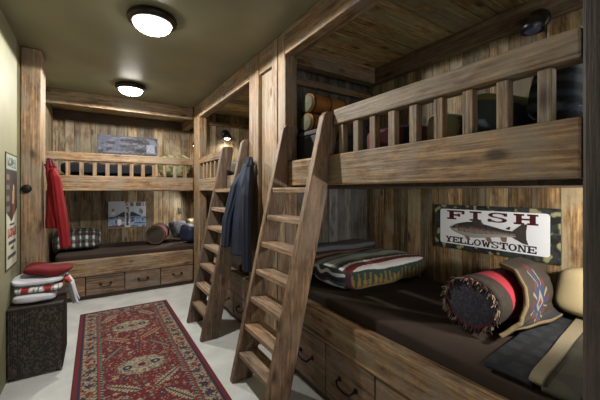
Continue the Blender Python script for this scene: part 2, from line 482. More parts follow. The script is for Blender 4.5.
def reading_lamp(p, axis, s, label, power=0, tip=(0, 0, 0), bulb=None):
    """round back plate on the wall at p; axis = normal axis, s = sign of the normal"""
    t = thing('reading_lamp', label, 'lamp', p, 'black reading lamps')
    M_ = {'x': Matrix.Rotation(PI/2*s, 4, 'Y'), 'y': Matrix.Rotation(-PI/2*s, 4, 'X')}[axis]
    def put(m, name, mat, par):
        m.v = [tuple(Vector(p)+(M_ @ Vector(v))) for v in m.v]
        return m.build(name, mat, par, smooth=True)
    put(MB().lathe((0, 0, 0), [(.001, .026), (.05, .024), (.068, .014), (.07, 0), (.001, 0)], 28), 'back_plate', BLACKM, t)
    put(MB().lathe((0, 0, 0), [(.001, .05), (.012, .048), (.016, .036), (.016, .02)], 16), 'swivel', plain('steel', (150, 150, 150), .3, 1), t)
    n = M_ @ Vector((0, 0, 1))
    c = Vector(p)+n*.085+Vector((0, 0, -.045))
    MB().tube([Vector(p)+n*.02, Vector(p)+n*.06+Vector((0, 0, .01)), c+Vector((0, 0, .03))], .01, 10).build('arm', BLACKM, t, smooth=True)
    sh = MB().lathe(tuple(c), [(.001, .045), (.03, .042), (.05, .025), (.062, -.005), (.068, -.045), (.064, -.045), (.058, -.005), (.001, .03)], 28).build('shade', BLACKM, t, smooth=True)
    MB().lathe(tuple(c), [(.001, -.062), (.03, -.056), (.05, -.038), (.052, -.028), (.001, -.026)], 24).build('bulb', bulb or BULB, sh, smooth=True)
    if power:
        l = bpy.data.lights.new('reading_lamp_light', 'SPOT'); l.energy = power; l.spot_size = math.radians(150); l.spot_blend = .6; l.shadow_soft_size = .05; l.color = (1, .91, .80)
        lo = bpy.data.objects.new('reading_lamp_light', l); COL.objects.link(lo); lo.location = c+Vector((0, 0, -.075))-Vector(p); lo.parent = t
        lo.rotation_euler = tip
reading_lamp((1.80, 5.038, 2.385), 'y', -1, 'black reading lamp on the plank wall of the second bunk', 14)
reading_lamp((2.394, .88, 2.545), 'x', -1, 'dark round reading lamp high above the nearest top bunk', 0, bulb=plain('unlit_bulb', (60, 66, 90), .3))
reading_lamp((1.75, .102, 2.05), 'y', 1, 'added canopy-lighting lamp, unseen beyond the near edge of the top bunk', 8, (math.radians(118), 0, 0))  # unseen lamp added to brighten the top bunk's canopy planks, aimed upward
reading_lamp((1.80, .102, 1.39), 'y', 1, 'reading lamp hidden beyond the near edge of the lower bunk', 46, (math.radians(96), 0, math.radians(-22)))
reading_lamp((1.598, 5.75, 1.34), 'x', -1, 'reading lamp in the far lower bunk, hidden by the corner post', 24, (0, math.radians(78), 0))
reading_lamp((1.598, 5.75, 2.34), 'x', -1, 'reading lamp in the far top bunk, hidden by the corner post', 12, (0, math.radians(78), 0))
# ------------------------------------------------------------------ rug
RX0, RX1, RY0, RY1 = -.145, .80, 1.55, 4.50
C_RED = (98, 24, 30); C_DRED = (78, 20, 28); C_NAVY = (34, 34, 56); C_CREAM = (140, 130, 111); C_TAN = (132, 102, 70); C_RUST = (116, 52, 38); C_GRN = (86, 88, 66)
def hsh(a, b, s=0):
    v = math.sin(a*127.1+b*311.7+s*74.7)*43758.5453
    return v-math.floor(v)
def rug_col(x, y):
    W = RX1-RX0
    dx = min(x-RX0, RX1-x); dy = min(y-RY0, RY1-y); d = min(dx, dy)
    cx = (RX0+RX1)/2
    if d < .035: return C_RED if d > .006 else C_DRED
    if d < .052: return C_NAVY
    if d < .165:
        # cream guard border with small repeating flowers and vine
        along = y if dx < dy else x
        a = (d-.052)/.113
        p = (along % .11)/.11
        r = math.hypot((p-.5)*.11, (a-.5)*.113)
        if a < .07 or a > .93: return C_NAVY if a > .93 else C_RUST
        ang = math.atan2(a-.5, p-.5)
        if r < .010: return C_RED
        if r < .028+.008*math.cos(6*ang): return C_NAVY if hsh(int(along/.11), 3) > .45 else C_RUST
        q = abs(a-.5-.32*math.sin(p*2*PI))
        if q < .07: return (110, 92, 66)
        g = hsh(int(along/.013), int(a*8), 2)
        if g > .80: return C_NAVY
        if g > .66: return C_DRED
        if g > .56: return (128, 104, 74)
        return C_CREAM
    if d < .178: return C_RUST
    if d < .196: return C_NAVY if int((x+y)/.012) % 3 else C_CREAM
    # field
    per = .90
    my = (y-2.93+per/2) % per-per/2      # 0 on a medallion centre
    cell = int(math.floor((y-2.93+per/2)/per))
    u = abs(x-cx); v = abs(my)
    # lobed cream medallion
    ang = math.atan2(v, u)
    rad = math.hypot(u/.185, v/.145)+.045*math.cos(12*ang)
    if rad < 1:
        if rad > .93: return (104, 78, 60)
        ru = math.hypot(u-.105, v)
        if ru < .014: return C_CREAM
        if ru < .036: return C_NAVY
        if math.hypot(u/.03, v/.028) < 1: return C_DRED
        if .05 < math.hypot(u, v) < .062: return (112, 96, 84)
        g = hsh(int(x/.013), int(y/.013), 5)
        return (150, 139, 118) if g > .5 else ((118, 106, 88) if g > .2 else (84, 72, 68))
    # feather motifs in the quarters between the medallions
    for (ox, oy, a, c) in ((.185, .33, -1.0, 'dark' if cell % 2 == 0 else 'cream'), (.150, -.29, .72, 'cream' if cell % 2 == 0 else 'tan')):
        for sx in (-1, 1):
            px_ = (x-cx)*sx-ox; py_ = my-oy
            s = px_*math.cos(a)+py_*math.sin(a); t = -px_*math.sin(a)+py_*math.cos(a)
            if abs(s) < .13:
                ww = .036*(1-(abs(s)/.132)**2)**.35
                if abs(t) < ww*(.70+.30*(1 if int((s+1)/.016) % 2 else 0)):
                    if abs(t) < .006 or (abs(t) < ww*.55 and int((s+1)/.008) % 3 == 0): return C_NAVY if c != 'dark' else C_TAN
                    return {'dark': C_NAVY, 'tan': (160, 116, 82), 'cream': (150, 134, 106)}[c]
    # rosettes
    gx, gy = int(math.floor((x-cx+.035)/.07)), int(math.floor(y/.075))
    qx = (x-cx+.035) % .07-.035+(hsh(gx, gy, 1)-.5)*.02; qy = y % .075-.0375+(hsh(gx, gy, 4)-.5)*.02
    r = math.hypot(qx, qy); k = hsh(gx, gy, 9)
    if k > .25:
        if r < .007: return C_CREAM if k > .5 else C_NAVY
        if r < .017+.004*math.cos(5*math.atan2(qy, qx)): return (C_TAN, C_NAVY, C_GRN, C_CREAM, C_RUST)[int(k*50) % 5]
    g = hsh(int(x/.011), int(y/.011), 8)
    if g > .95: return C_CREAM
    if g > .84: return C_NAVY
    if g > .76: return C_TAN
    if g < .2: return C_DRED
    return C_RED
m = MB(); nx, ny = 200, 560; vs = []; cs = []
for j in range(ny+1):
    for i in range(nx+1):
        x = RX0+(RX1-RX0)*i/nx; y = RY0+(RY1-RY0)*j/ny
        e = min(x-RX0, RX1-x, y-RY0, RY1-y)
        z = .011*min(1, (e/.008)) if e < .008 else .011+.0015*noise.noise(Vector((x*3, y*3, 0)))
        vs.append((x, y, max(z, .001))); cs.append(lin(rug_col(x, y)))
fs = [(j*(nx+1)+i, j*(nx+1)+i+1, (j+1)*(nx+1)+i+1, (j+1)*(nx+1)+i) for j in range(ny) for i in range(nx)]
m.add(vs, fs, 0, cs)
rug = m.build('rug', CARPET)
tag(rug, 'long red patterned runner rug with navy and cream border on the pale floor', 'rug'); recentre(rug)

# ------------------------------------------------------------------ flat picture helper
def panel_x(name, mat, parent, X, y0, y1, z0, z1, colfn, n=(60, 30), s=-1, thick=.006):
    """picture facing -x (s=-1) or +x (s=1); colfn(u to the viewer's right, v up)"""
    m = MB(); vs = []; cs = []
    for j in range(n[1]+1):
        for i in range(n[0]+1):
            u, v = i/n[0], j/n[1]
            y = (y1-(y1-y0)*u) if s < 0 else (y0+(y1-y0)*u)
            vs.append((X, y, z0+(z1-z0)*v)); cs.append(lin(colfn(u, v)))
    w = n[0]+1
    m.add(vs, [(j*w+i, j*w+i+1, (j+1)*w+i+1, (j+1)*w+i) for j in range(n[1]) for i in range(n[0])], 0, cs)
    e = .0005
    xx = X-s*e
    m.box(min(xx, xx-s*thick), max(xx, xx-s*thick), y0, y1, z0, z1)
    k = len(m.col)
    for q in range(k-8, k): m.col[q] = lin(colfn(.002, .5))
    return m.build(name, mat, parent)
def panel_y(name, mat, parent, Y, x0, x1, z0, z1, colfn, n=(60, 40), thick=.006):
    m = MB(); vs = []; cs = []
    for j in range(n[1]+1):
        for i in range(n[0]+1):
            u, v = i/n[0], j/n[1]
            vs.append((x0+(x1-x0)*u, Y, z0+(z1-z0)*v)); cs.append(lin(colfn(u, v)))
    w = n[0]+1
    m.add(vs, [(j*w+i, j*w+i+1, (j+1)*w+i+1, (j+1)*w+i) for j in range(n[1]) for i in range(n[0])], 0, cs)
    m.box(x0, x1, Y+.0005, Y+thick, z0, z1)
    k = len(m.col)
    for q in range(k-8, k): m.col[q] = lin(colfn(.002, .5))
    return m.build(name, mat, parent)

# block letters with slab serifs on a 0..1 x 0..1 cell: lists of quads / polygons
def R_(x0, y0, x1, y1): return [(x0, y0), (x1, y0), (x1, y1), (x0, y1)]
def ring(cx, cy, rx, ry, t, a0=0, a1=360, n=14):
    out = []
    for i in range(n):
        p, q = math.radians(a0+(a1-a0)*i/n), math.radians(a0+(a1-a0)*(i+1)/n)
        out.append([(cx+rx*math.cos(p), cy+ry*math.sin(p)), (cx+rx*math.cos(q), cy+ry*math.sin(q)), (cx+(rx-t)*math.cos(q), cy+(ry-t*.6)*math.sin(q)), (cx+(rx-t)*math.cos(p), cy+(ry-t*.6)*math.sin(p))])
    return out
S = .17
LET = {
 'F': [R_(.14, 0, .40, 1), R_(0, 0, .54, S), R_(0, 1-S, 1, 1), R_(.84, .62, 1, 1), R_(.4, .42, .76, .58), R_(.62, .34, .76, .66)],
 'I': [R_(.34, 0, .66, 1), R_(.08, 0, .92, S), R_(.08, 1-S, .92, 1)],
 'H': [R_(.10, 0, .34, 1), R_(.66, 0, .90, 1), R_(0, 0, .44, S), R_(.56, 0, 1, S), R_(0, 1-S, .44, 1), R_(.56, 1-S, 1, 1), R_(.3, .42, .7, .58)],
 'E': [R_(.12, 0, .36, 1), R_(0, 0, 1, S), R_(0, 1-S, 1, 1), R_(.86, 0, 1, .36), R_(.86, .64, 1, 1), R_(.36, .42, .74, .58), R_(.62, .32, .74, .68)],
 'L': [R_(.14, 0, .40, 1), R_(0, 0, 1, S), R_(.84, 0, 1, .40), R_(0, 1-S, .56, 1)],
 'T': [R_(.37, 0, .63, 1), R_(.2, 0, .8, S), R_(0, 1-S, 1, 1), R_(0, .62, .15, 1), R_(.85, .62, 1, 1)],
 'N': [R_(.10, 0, .26, 1), R_(.74, 0, .90, 1), [(.10, 1), (.36, 1), (.90, 0), (.68, 0)], R_(0, 0, .38, S*.8), R_(0, 1-S*.8, .3, 1), R_(.62, 1-S*.8, 1, 1)],
 'W': [[(.04, 1), (.26, 1), (.40, 0), (.24, 0)], [(.40, 0), (.24, 0), (.46, .8), (.56, .8)], [(.60, 0), (.76, 0), (.56, .8), (.46, .8)], [(.76, 0), (.60, 0), (.78, 1), (.96, 1)], R_(0, 1-S*.8, .36, 1), R_(.66, 1-S*.8, 1, 1)],
 'Y': [R_(.37, 0, .63, .5), [(.04, 1), (.30, 1), (.60, .45), (.40, .40)], [(.96, 1), (.72, 1), (.40, .45), (.60, .40)], R_(.2, 0, .8, S), R_(0, 1-S, .40, 1), R_(.62, 1-S, 1, 1)],
 'O': ring(.5, .5, .48, .5, .22, 0, 360, 18),
 'S': ring(.5, .73, .44, .27, .2, 20, 270, 12)+ring(.5, .27, .44, .27, .2, -160, 90, 12)+[R_(.78, .66, .94, .96), R_(.06, .04, .22, .34)],
 'D': [R_(.10, 0, .34, 1), R_(0, 0, .5, S), R_(0, 1-S, .5, 1)]+ring(.45, .5, .5, .5, .22, -90, 90, 12),
 'G': ring(.5, .5, .48, .5, .22, 35, 330, 16)+[R_(.55, .34, .98, .48), R_(.8, 0, .96, .45)],
}
def text_mesh(mat, par, s, put, u0, u1, v0, v1, gap=.12, widths=None):
    """put(u,v) -> 3-D point. letters fill u0..u1"""
    n = len(s); ws = [(widths or {}).get(ch, 1) for ch in s]; tot = sum(ws)+gap*(n-1); a = u0; k = (u1-u0)/tot
    for ch, w in zip(s, ws):
        lift = 0; m = MB()
        for poly in LET[ch]:
            lift += .00006
            pts = [put(a+p[0]*w*k, v0+p[1]*(v1-v0), lift) for p in poly]
            m.add(pts, [tuple(range(len(pts)))])
        m.build('letter', mat, par)
        a += (w+gap)*k

# ------------------------------------------------------------------ trout sign
sg = thing('metal_sign', 'white metal sign with a trout and the words FISH YELLOWSTONE', 'sign', (XB-.01, 1.22, 1.0))
SX = 2.437
def camo(u, v):
    p = Vector((u*17, v*6.4, .3)); a = noise.noise(p*1.3); b = noise.noise(p*1.7+Vector((7, 3, 1)))
    if a > .33: return (150, 150, 112)
    if a > .24: return (74, 78, 56)
    if b > .12: return (28, 30, 30)
    return (44, 52, 62) if b > -.12 else (48, 54, 50)
SY0, SY1, SZ0, SZ1 = .775, 1.645, .985, 1.336
panel_x('camouflage_border', PRINT, sg, SX, SY0, SY1, SZ0, SZ1, camo, (110, 44), thick=.009)
FX = SX-.0015
def put(u, v, l=0): return (FX-.0012-l, SY1-u, SZ0+v*1.065)
def white(u, v):
    return (222, 226, 234)
m = MB(); o_ = []
for cx, cy, a0 in ((.815-.02, .035+.02, -90), (.815-.02, .300-.02, 0), (.050+.02, .300-.02, 90), (.050+.02, .035+.02, 180)):
    for k in range(7):
        a = math.radians(a0+15*k); o_.append((FX, SY1-(cx+.02*math.cos(a)), SZ0+cy*1.065+.02*math.sin(a)))
m.add(o_, [tuple(range(len(o_)))], 0, [lin((232, 238, 248))]*len(o_)); m.build('white_field', PRINT, sg)
MAROON = plain('maroon_paint', (70, 24, 34), .4); INK = plain('black_ink', (30, 24, 28), .45)
text_mesh(MAROON, sg, 'FISH', put, .112, .752, .222, .290, .22, {'I': .72})
text_mesh(INK, sg, 'YELLOWSTONE', put, .100, .742, .046, .092, .04, {'I': .6, 'W': 1.2})
# trout
def trout():
    m = MB()
    fx0, fx1 = .150, .700; cy = .170
    def prof(t):
        if t < .09: r = (t/.09)**.6*.034
        elif t < .38: r = .034+.026*math.sin((t-.09)/.29*PI/2)
        elif t < .86: r = .060-.038*((t-.38)/.48)**1.25
        else: r = .022-.002*(t-.86)/.14
        return r
    nu, nv = 90, 16; vs = []; cs = []
    L_ = .47
    for i in range(nu+1):
        t = i/nu; r = prof(t)
        for j in range(nv+1):
            w = -1+2*j/nv
            u = fx0+t*L_; v = cy+w*r-.006*t
            zoff = .003+.006*math.sqrt(max(0, 1-w*w))
            vs.append((FX-zoff, SY1-u, SZ0+v))
            g = hsh(int(u/.0075), int(v/.006), 2)
            if w > .35: c = (64, 62, 58) if g < .68 else (34, 30, 34)
            elif w > .02: c = (118, 84, 84) if g < .78 else (52, 42, 48)
            elif w > -.45: c = (128, 124, 120) if g < .88 else (70, 62, 62)
            else: c = (160, 158, 152)
            if t < .13: c = (104, 92, 84) if w > -.1 else (176, 164, 150)
            if abs(t-.135) < .008 and abs(w) < .6: c = (60, 46, 46)
            if math.hypot((t-.055)*L_, (w-.25)*r) < .008: c = (20, 18, 18)
            cs.append(lin(c))
    m.add(vs, [(i*(nv+1)+j, i*(nv+1)+j+1, (i+1)*(nv+1)+j+1, (i+1)*(nv+1)+j) for i in range(nu) for j in range(nv)], 0, cs)
    def fin(pts, c):
        m.add([(FX-.004, SY1-u, SZ0+v) for u, v in pts], [tuple(range(len(pts)))], 0, [lin(c)]*len(pts))
    G_ = (62, 56, 54)
    fin([(fx0+L_-.02, cy+.018), (.655, cy+.066), (.690, cy+.072), (.682, cy+.02), (.684, cy-.03), (.696, cy-.068), (.664, cy-.062), (fx0+L_-.02, cy-.030)], G_)
    fin([(.315, cy+.052), (.335, cy+.082), (.352, cy+.092), (.372, cy+.078), (.405, cy+.050)], G_)
    fin([(.555, cy+.026), (.575, cy+.044), (.588, cy+.04), (.580, cy+.022)], G_)
    fin([(.255, cy-.044), (.275, cy-.076), (.300, cy-.086), (.305, cy-.074), (.290, cy-.046)], (130, 104, 92))
    fin([(.420, cy-.048), (.430, cy-.076), (.462, cy-.088), (.464, cy-.072), (.452, cy-.040)], (130, 104, 92))
    fin([(.520, cy-.034), (.532, cy-.064), (.560, cy-.068), (.566, cy-.030)], (130, 104, 92))
    return m.build('trout', PRINT, sg, smooth=False)
trout()

# ------------------------------------------------------------------ poster on the left wall
po = thing('wall_poster', 'tall narrow poster, dark picture above cream lettering, on the green left wall', 'poster', (XL, 3.37, .85))
def poster(u, v):
    if u < .03 or u > .97 or v < .012 or v > .988: return (60, 56, 44)
    if v > .86: return (70, 84, 78) if (hsh(int(u*12), int(v*60), 3) > .35 and .88 < v < .96 and .1 < u < .9) else (150, 160, 146)
    edge = .40+.12*abs(u-.45)/.55
    if v > edge:
        # dark picture with a standing figure
        if math.hypot((u-.66)*.45, v-.70) < .03: return (176, 150, 118)
        if abs(u-.62-(v-.6)*.3) < .10 and .56 < v < .68: return (164, 130, 96)
        if abs(u-.66) < .12 and .44 < v < .57: return (100, 58, 44)
        if u < .30 and int(v*22) % 2: return (104, 96, 86)
        return (48, 34, 32)
    return (190, 190, 172)
panel_x('printed_sheet', PRINT, po, XL+.007, 3.175, 3.57, .845, 1.745, poster, (50, 110), s=1)
def putp(u, v, l=0): return (XL+.0085+l, 3.175+u, .845+v)
text_mesh(plain('red_ink', (176, 52, 46), .5), po, 'LODGE', putp, .05, .35, .245, .315, .1)
GI = plain('grey_ink', (76, 82, 78), .5)
for v, a, b, h in ((.335, .12, .28, .014), (.188, .08, .32, .026), (.140, .16, .26, .024), (.080, .05, .33, .028)):
    u = a; m = MB()
    while u < b:
        w_ = random.uniform(.010, .018)
        q = [putp(u, v), putp(u+w_, v), putp(u+w_, v+h), putp(u, v+h)]
        m.add(q, [(0, 1, 2, 3)]); u += w_+.004
    m.build('lettering_line', GI, po)

# ------------------------------------------------------------------ pictures on the far wall
pl_ = thing('tin_picture', 'two-part pale blue picture of a mountain lake on the far lower bunk wall', 'picture', (.46, YB, .83))
def lake(k):
    def f(u, v):
        if u < .02 or u > .98 or v < .02 or v > .98: return (196, 200, 206)
        if v > .42 or False:
            hill = .42+.20*max(0, 1-abs(u-(.95 if k == 0 else .15))/.6)
            if v < hill: return (44, 56, 78)
            if k == 0 and math.hypot(u-.28, (v-.68)*1.3) < .07: return (150, 86, 84)
            if k == 0 and abs(u-.28) < .1 and .5 < v < .62: return (220, 222, 226)
            if k == 1 and v > .82: return (90, 92, 104) if hsh(int(u*14), 2, 1) > .4 else (186, 192, 200)
            if k == 1 and math.hypot(u-.68, v-.62) < .13 and hsh(int(u*30), int(v*30), 4) > .4: return (86, 96, 112)
            return (182, 194, 210)
        if v < .10 and k == 0: return (118, 62, 66)
        if k == 0 and math.hypot(u-.66, (v-.22)) < .13: return (224, 224, 226)
        g = noise.noise(Vector((u*3, v*16, k)))
        return (120, 146, 180) if g > .1 else ((60, 84, 118) if g < -.15 else (160, 178, 200))
    return f
panel_y('left_panel', PRINT, pl_, YB-.012, .185, .425, .83, 1.275, lake(0), (40, 50))
panel_y('right_panel', PRINT, pl_, YB-.012, .50, .745, .84, 1.262, lake(1), (40, 50))
def strip(u, v):
    return (60, 58, 70) if (abs(u-.5) < .28 and hsh(int(u*5), int(v*22), 3) > .35 and .08 < v < .8) else ((150, 70, 74) if v > .84 and hsh(int(u*6), int(v*20), 3) > .5 else (196, 198, 200))
panel_y('lettered_strip', PRINT, pl_, YB-.0125, .426, .499, .835, 1.268, strip, (14, 60))

pu = thing('framed_panorama', 'wide grey-blue panoramic picture on the wall of the far top bunk', 'picture', (.48, YB, 2.08))
def pano(u, v):
    if u < .012 or u > .988 or v < .04 or v > .96: return (78, 82, 96)
    if .80 < u < .95 and .12 < v < .58: return (150, 158, 172) if hsh(int(u*60), int(v*14), 3) > .25 else (120, 126, 142)
    g = noise.noise(Vector((u*5, v*6, 2)))+.5*noise.noise(Vector((u*22, v*12, 5)))
    base = (84, 90, 108) if u < .45 else (74, 74, 84)
    if g > .25: return (112, 116, 130)
    if g < -.28: return (42, 40, 48)
    if .6 < v < .7 and u > .5: return (58, 52, 58)
    return base
panel_y('print', PRINT, pu, YB-.012, .035, .93, 2.075, 2.375, pano, (110, 40))
ou = tag(box('wall_outlet', plain('dark_bakelite', (46, 38, 32), .4), None, 1.285, 1.345, YB-.01, YB-.001, 1.03, 1.14, .002), 'small dark outlet plate on the planks at the right of the far lower bunk', 'outlet'); recentre(ou)

# ------------------------------------------------------------------ mattresses
GM = 'bunk mattresses'
def mattress(label, x0, x1, y0, y1, z0, z1, mat=BROWN, wob=.012, clear=lambda y: False):
    o = softbox('mattress', mat, None, ((x0+x1)/2, (y0+y1)/2, (z0+z1)/2), ((x1-x0)/2, (y1-y0)/2, (z1-z0)/2), k=14, n=26, wob=wob, wf=2.6, bottom_flat=True)
    for v_ in o.data.vertices:
        # pressed flat against the posts and boards round it
        if v_.co.x < 1.42 and clear(v_.co.y): v_.co.x = 1.42
        v_.co.x = max(x0, min(x1, v_.co.x)); v_.co.y = max(y0, min(y1, v_.co.y)); v_.co.z = min(v_.co.z, z1+.004)
    tag(o, label, 'mattress'); recentre(o); return o
mattress('dark brown covered mattress of the near lower bunk, below the trout sign', 1.382, 2.43, .375, 2.43, .482, .70, wob=.010, clear=lambda y: y > 2.16)
mattress('dark mattress of the nearest top bunk behind the thick guard board', 1.38, 2.38, .38, 2.38, 1.502, 1.68, wob=.006, clear=lambda y: y > 2.16)
mattress('lower mattress of the second bunk behind the farther ladder', 1.385, 2.43, 2.75, 5.02, .392, .62, wob=.006, clear=lambda y: y < 3.0 or y > 4.68)
mattress('top mattress of the second bunk behind the farther ladder', 1.425, 2.43, 2.75, 5.02, 1.482, 1.66, wob=.006)
mattress('long brown mattress of the far lower bunk', -.44, 1.58, 5.15, 6.08, .392, .60, wob=.006)
mattress('long dark mattress of the far top bunk', -.44, 1.58, 5.15, 6.08, 1.482, 1.67, wob=.006)

# ------------------------------------------------------------------ near lower bunk bedding
def serape(q):
    x, y, z = q.x, q.y, q.z
    wv = .10*noise.noise(Vector((x*2.4, 0, 3)))
    if x < -.93 and z < .9 and False: return (0, 0, 0, 1)
    if y < -.80: s = (z+1)/2*.26*min(1, 1)
    else: s = .26+(y+.80)/1.8*.74
    s += wv*.16
    zig = abs(((x*10) % 1)-.5)*2
    if x < -.93 and y > -.9:
        k = int((z+1)*4+noise.noise(Vector((y*3, z, 0)))*1.4) % 4
        return lin(((34, 44, 50), (196, 200, 206), (52, 70, 72), (24, 26, 44))[k])
    if s < .05: return lin((150, 152, 108))
    if s < .20: return lin((34, 56, 52) if zig > (.19-s)*6 else (122, 98, 50))
    if s < .245+.02*zig: return lin((196, 196, 196))
    if s < .345: return lin((112, 36, 42)) if hsh(int(x*14), int(s*40), 2) > .25 else lin((60, 34, 46))
    if s < .385+.02*zig: return lin((200, 200, 200))
    if s < .47: return lin((36, 54, 50))
    if s < .53: return lin((124, 114, 74))
    if s < .68: return lin((166, 176, 180))
    if s < .74: return lin((104, 104, 68))
    if s < .90: return lin((150, 162, 166))
    return lin((50, 62, 52))
o = softbox('folded_blanket', PAINT, None, (1.965, 1.93, .814), (.50, .27, .099), k=3.8, n=64, rot=.02, wob=.016, wf=5, colfn=serape)
tag(o, 'folded green, red and white striped wool blanket on the near lower bunk', 'blanket'); recentre(o)
o = softbox('bed_pillow', plain('brown_linen', (104, 82, 66), .9, bump=.3, bs=150), None, (1.93, 2.335, .805), (.46, .10, .088), k=5, n=24, wob=.012, wf=5)
tag(o, 'brown pillow at the far head of the near lower bunk, under a grey blanket', 'pillow'); recentre(o)
o = softbox('grey_blanket', plain('slate_wool', (88, 92, 100), .95, bump=.3, bs=150), None, (1.92, 2.325, .935), (.44, .105, .026), k=5, n=24, wob=.010, wf=6)
tag(o, 'thin grey folded blanket lying on the brown pillow by the partition', 'blanket'); recentre(o)

# bolster
bo = thing('bolster_pillow', 'round dark bolster pillow with fringed end and pink-red band', 'pillow', (1.95, .90, .70))
BA = Vector((1.665, .915, .862)); BD = Vector((.985, -.03, .0)).normalized(); BR = .150; BL = .62
s1 = BD.cross(Vector((0, 0, 1))).normalized(); s2 = s1.cross(BD).normalized()*.88
def bol(u, v):
    a = 2*PI*u; t = v
    r = BR*(1-.10*max(0, (.03-t)/.03)-.35*max(0, (t-.95)/.05)**2)*(1+.012*math.sin(3*a+4*t)+.01*math.sin(17*t))
    p = BA+BD*(t*BL)+(s1*math.cos(a)+s2*math.sin(a))*r
    if .19 < t < .43: c = (150, 38, 52)
    elif .165 < t <= .19 or .43 <= t < .455: c = (52, 32, 34)
    else: c = (46, 39, 31) if hsh(int(a*9), int(t*40), 2) > .3 else (36, 31, 25)
    return p, lin(c)
grid_surf('cover', bol, 72, 110, PAINT, bo, closed_u=True, caps=True)
def disc(u, v):
    a = 2*PI*u; r = .150*v
    p = BA-BD*(.012*(1-v*v)+.004)+(s1*math.cos(a)+s2*math.sin(a))*(r+.0001)
    c = (48, 46, 58) if hsh(int(p.y*160), int(p.z*160), 3) > .3 else (70, 66, 76)
    if v > .84: c = (104, 30, 42)
    return p, lin(c)
grid_surf('round_end', disc, 60, 24, PAINT, bo, closed_u=True)
m = MB()
rr = random.Random(3)
for k in range(230):
    a = 2*PI*k/230+rr.uniform(-.02, .02)
    n_ = s1*math.cos(a)+s2*math.sin(a); L0 = rr.uniform(.020, .040)
    b0 = BA+n_*(BR*.93)-BD*.004
    out = (-BD*rr.uniform(.3, 1.0)+n_*rr.uniform(-.25, .75)+Vector((0, 0, -.25))+s1*rr.uniform(-.3, .3)).normalized()
    p1 = b0+out*L0*.5; p2 = b0+out*L0+Vector((0, 0, -.006))
    c = rr.choice([(122, 106, 84), (70, 60, 54), (34, 32, 42), (34, 32, 42), (84, 30, 38), (140, 126, 104)])
    n0 = len(m.v); m.tube([b0, p1, p2], [.0035, .0035, .002], 5)
    for q in range(n0, len(m.v)): m.col[q] = lin(c)
f_ = m.build('fringe', PAINT, bo); f_['kind'] = 'stuff'

# patterned throw pillow leaning on the bolster, cream pillow behind
TP = [(.63, .752), (.665, .762), (.695, .782), (.708, .82), (.712, .87), (.732, .945), (.80, 1.012), (.89, 1.032)]
def throw(u, v):
    k = v*(len(TP)-1); i = min(int(k), len(TP)-2); t = k-i
    y = TP[i][0]*(1-t)+TP[i+1][0]*t; z = TP[i][1]*(1-t)+TP[i+1][1]*t
    xa = 1.615+.30*v; x = xa+(2.16-xa)*u
    y += .125*(1-u)**1.5*max(0, 1-v/.34)
    z += .012+.008*noise.noise(Vector((x*6, v*4, 2))); y -= .016*noise.noise(Vector((x*6, v*4, 7)))-.05*u*(1-v)
    # motif: stepped star in cloth coordinates
    a = (u-.50)*.72; b = (v-.52)*.60
    d = abs(a)+abs(b); c = (50, 43, 36) if v > .22 else (34, 36, 44)
    if u < .035 or v < .035: c = (108, 94, 68)
    elif d < .045: c = (98, 34, 38)
    elif d < .085: c = (126, 122, 114)
    elif d < .135: c = (38, 52, 78)
    else:
        st = abs(((math.atan2(b, a)/(2*PI)*8) % 1)-.5)*2
        if d < .235 and st > .45+1.2*(d-.135): c = (40, 56, 82) if d < .185 else (92, 38, 40)
        elif d < .25 and st < .14: c = (124, 120, 112)
    return (x, y, z), lin(c)
o = grid_surf('throw_blanket', throw, 90, 70, PAINT, None, thick=.02)
tag(o, 'dark throw with blue and red star motif draped over the fringed bolster', 'blanket'); recentre(o)
o = softbox('cream_pillow', plain('cream_linen', (170, 156, 120), .9, bump=.3, bs=140), None, (2.29, .555, .885), (.11, .18, .125), k=5, n=30, rot=-.08, tilt=(0, math.radians(14)), wob=.016, wf=6)
tag(o, 'plump cream pillow standing against the planks beyond the star-motif throw', 'pillow'); recentre(o)

# turned-down bedding across the near end of the mattress
def drape(name, parent, mat, ya0, ya1, yb0, yb1, z, colfn, thick=.014):
    """band running from the bunk board (y ya0..ya1) to the wall (yb0..yb1) over the mattress"""
    def f(u, v):
        x = 1.375+(2.40-1.375)*u
        y = (ya0+(yb0-ya0)*u)*(1-v)+(ya1+(yb1-ya1)*u)*v
        zz = z+.007*noise.noise(Vector((x*4, y*5, z*9)))
        e = max(0, 1-(x-1.375)/.07); zz -= .012*e*e
        return (x, y, zz), colfn(x, y)
    return grid_surf(name, f, 60, 20, mat, parent, thick=thick)
bl = thing('turned_down_bedding', 'dark plaid bedding with a broad cream band across the near lower mattress', 'bedding', (1.9, .5, .70))
def plaid_dark(x, y):
    a = int(x/.035) % 3; b = int(y/.035) % 3
    return lin((18, 22, 30) if a == 0 or b == 0 else ((28, 34, 42) if (a+b) % 2 else (36, 42, 46)))
drape('plaid_section', bl, PAINT, .53, .70, .655, .80, .73, plaid_dark)
drape('cream_band', bl, plain('cream_band', (120, 112, 92), .9, bump=.3, bs=140), .492, .535, .60, .66, .748, lambda x, y: (1, 1, 1, 1), .016)
def olive(x, y):
    return lin((46, 45, 38) if noise.noise(Vector((x*7, y*7, 1))) > 0 else (60, 58, 47))
drape('olive_section', bl, PAINT, .385, .495, .385, .60, .732, olive, .02)

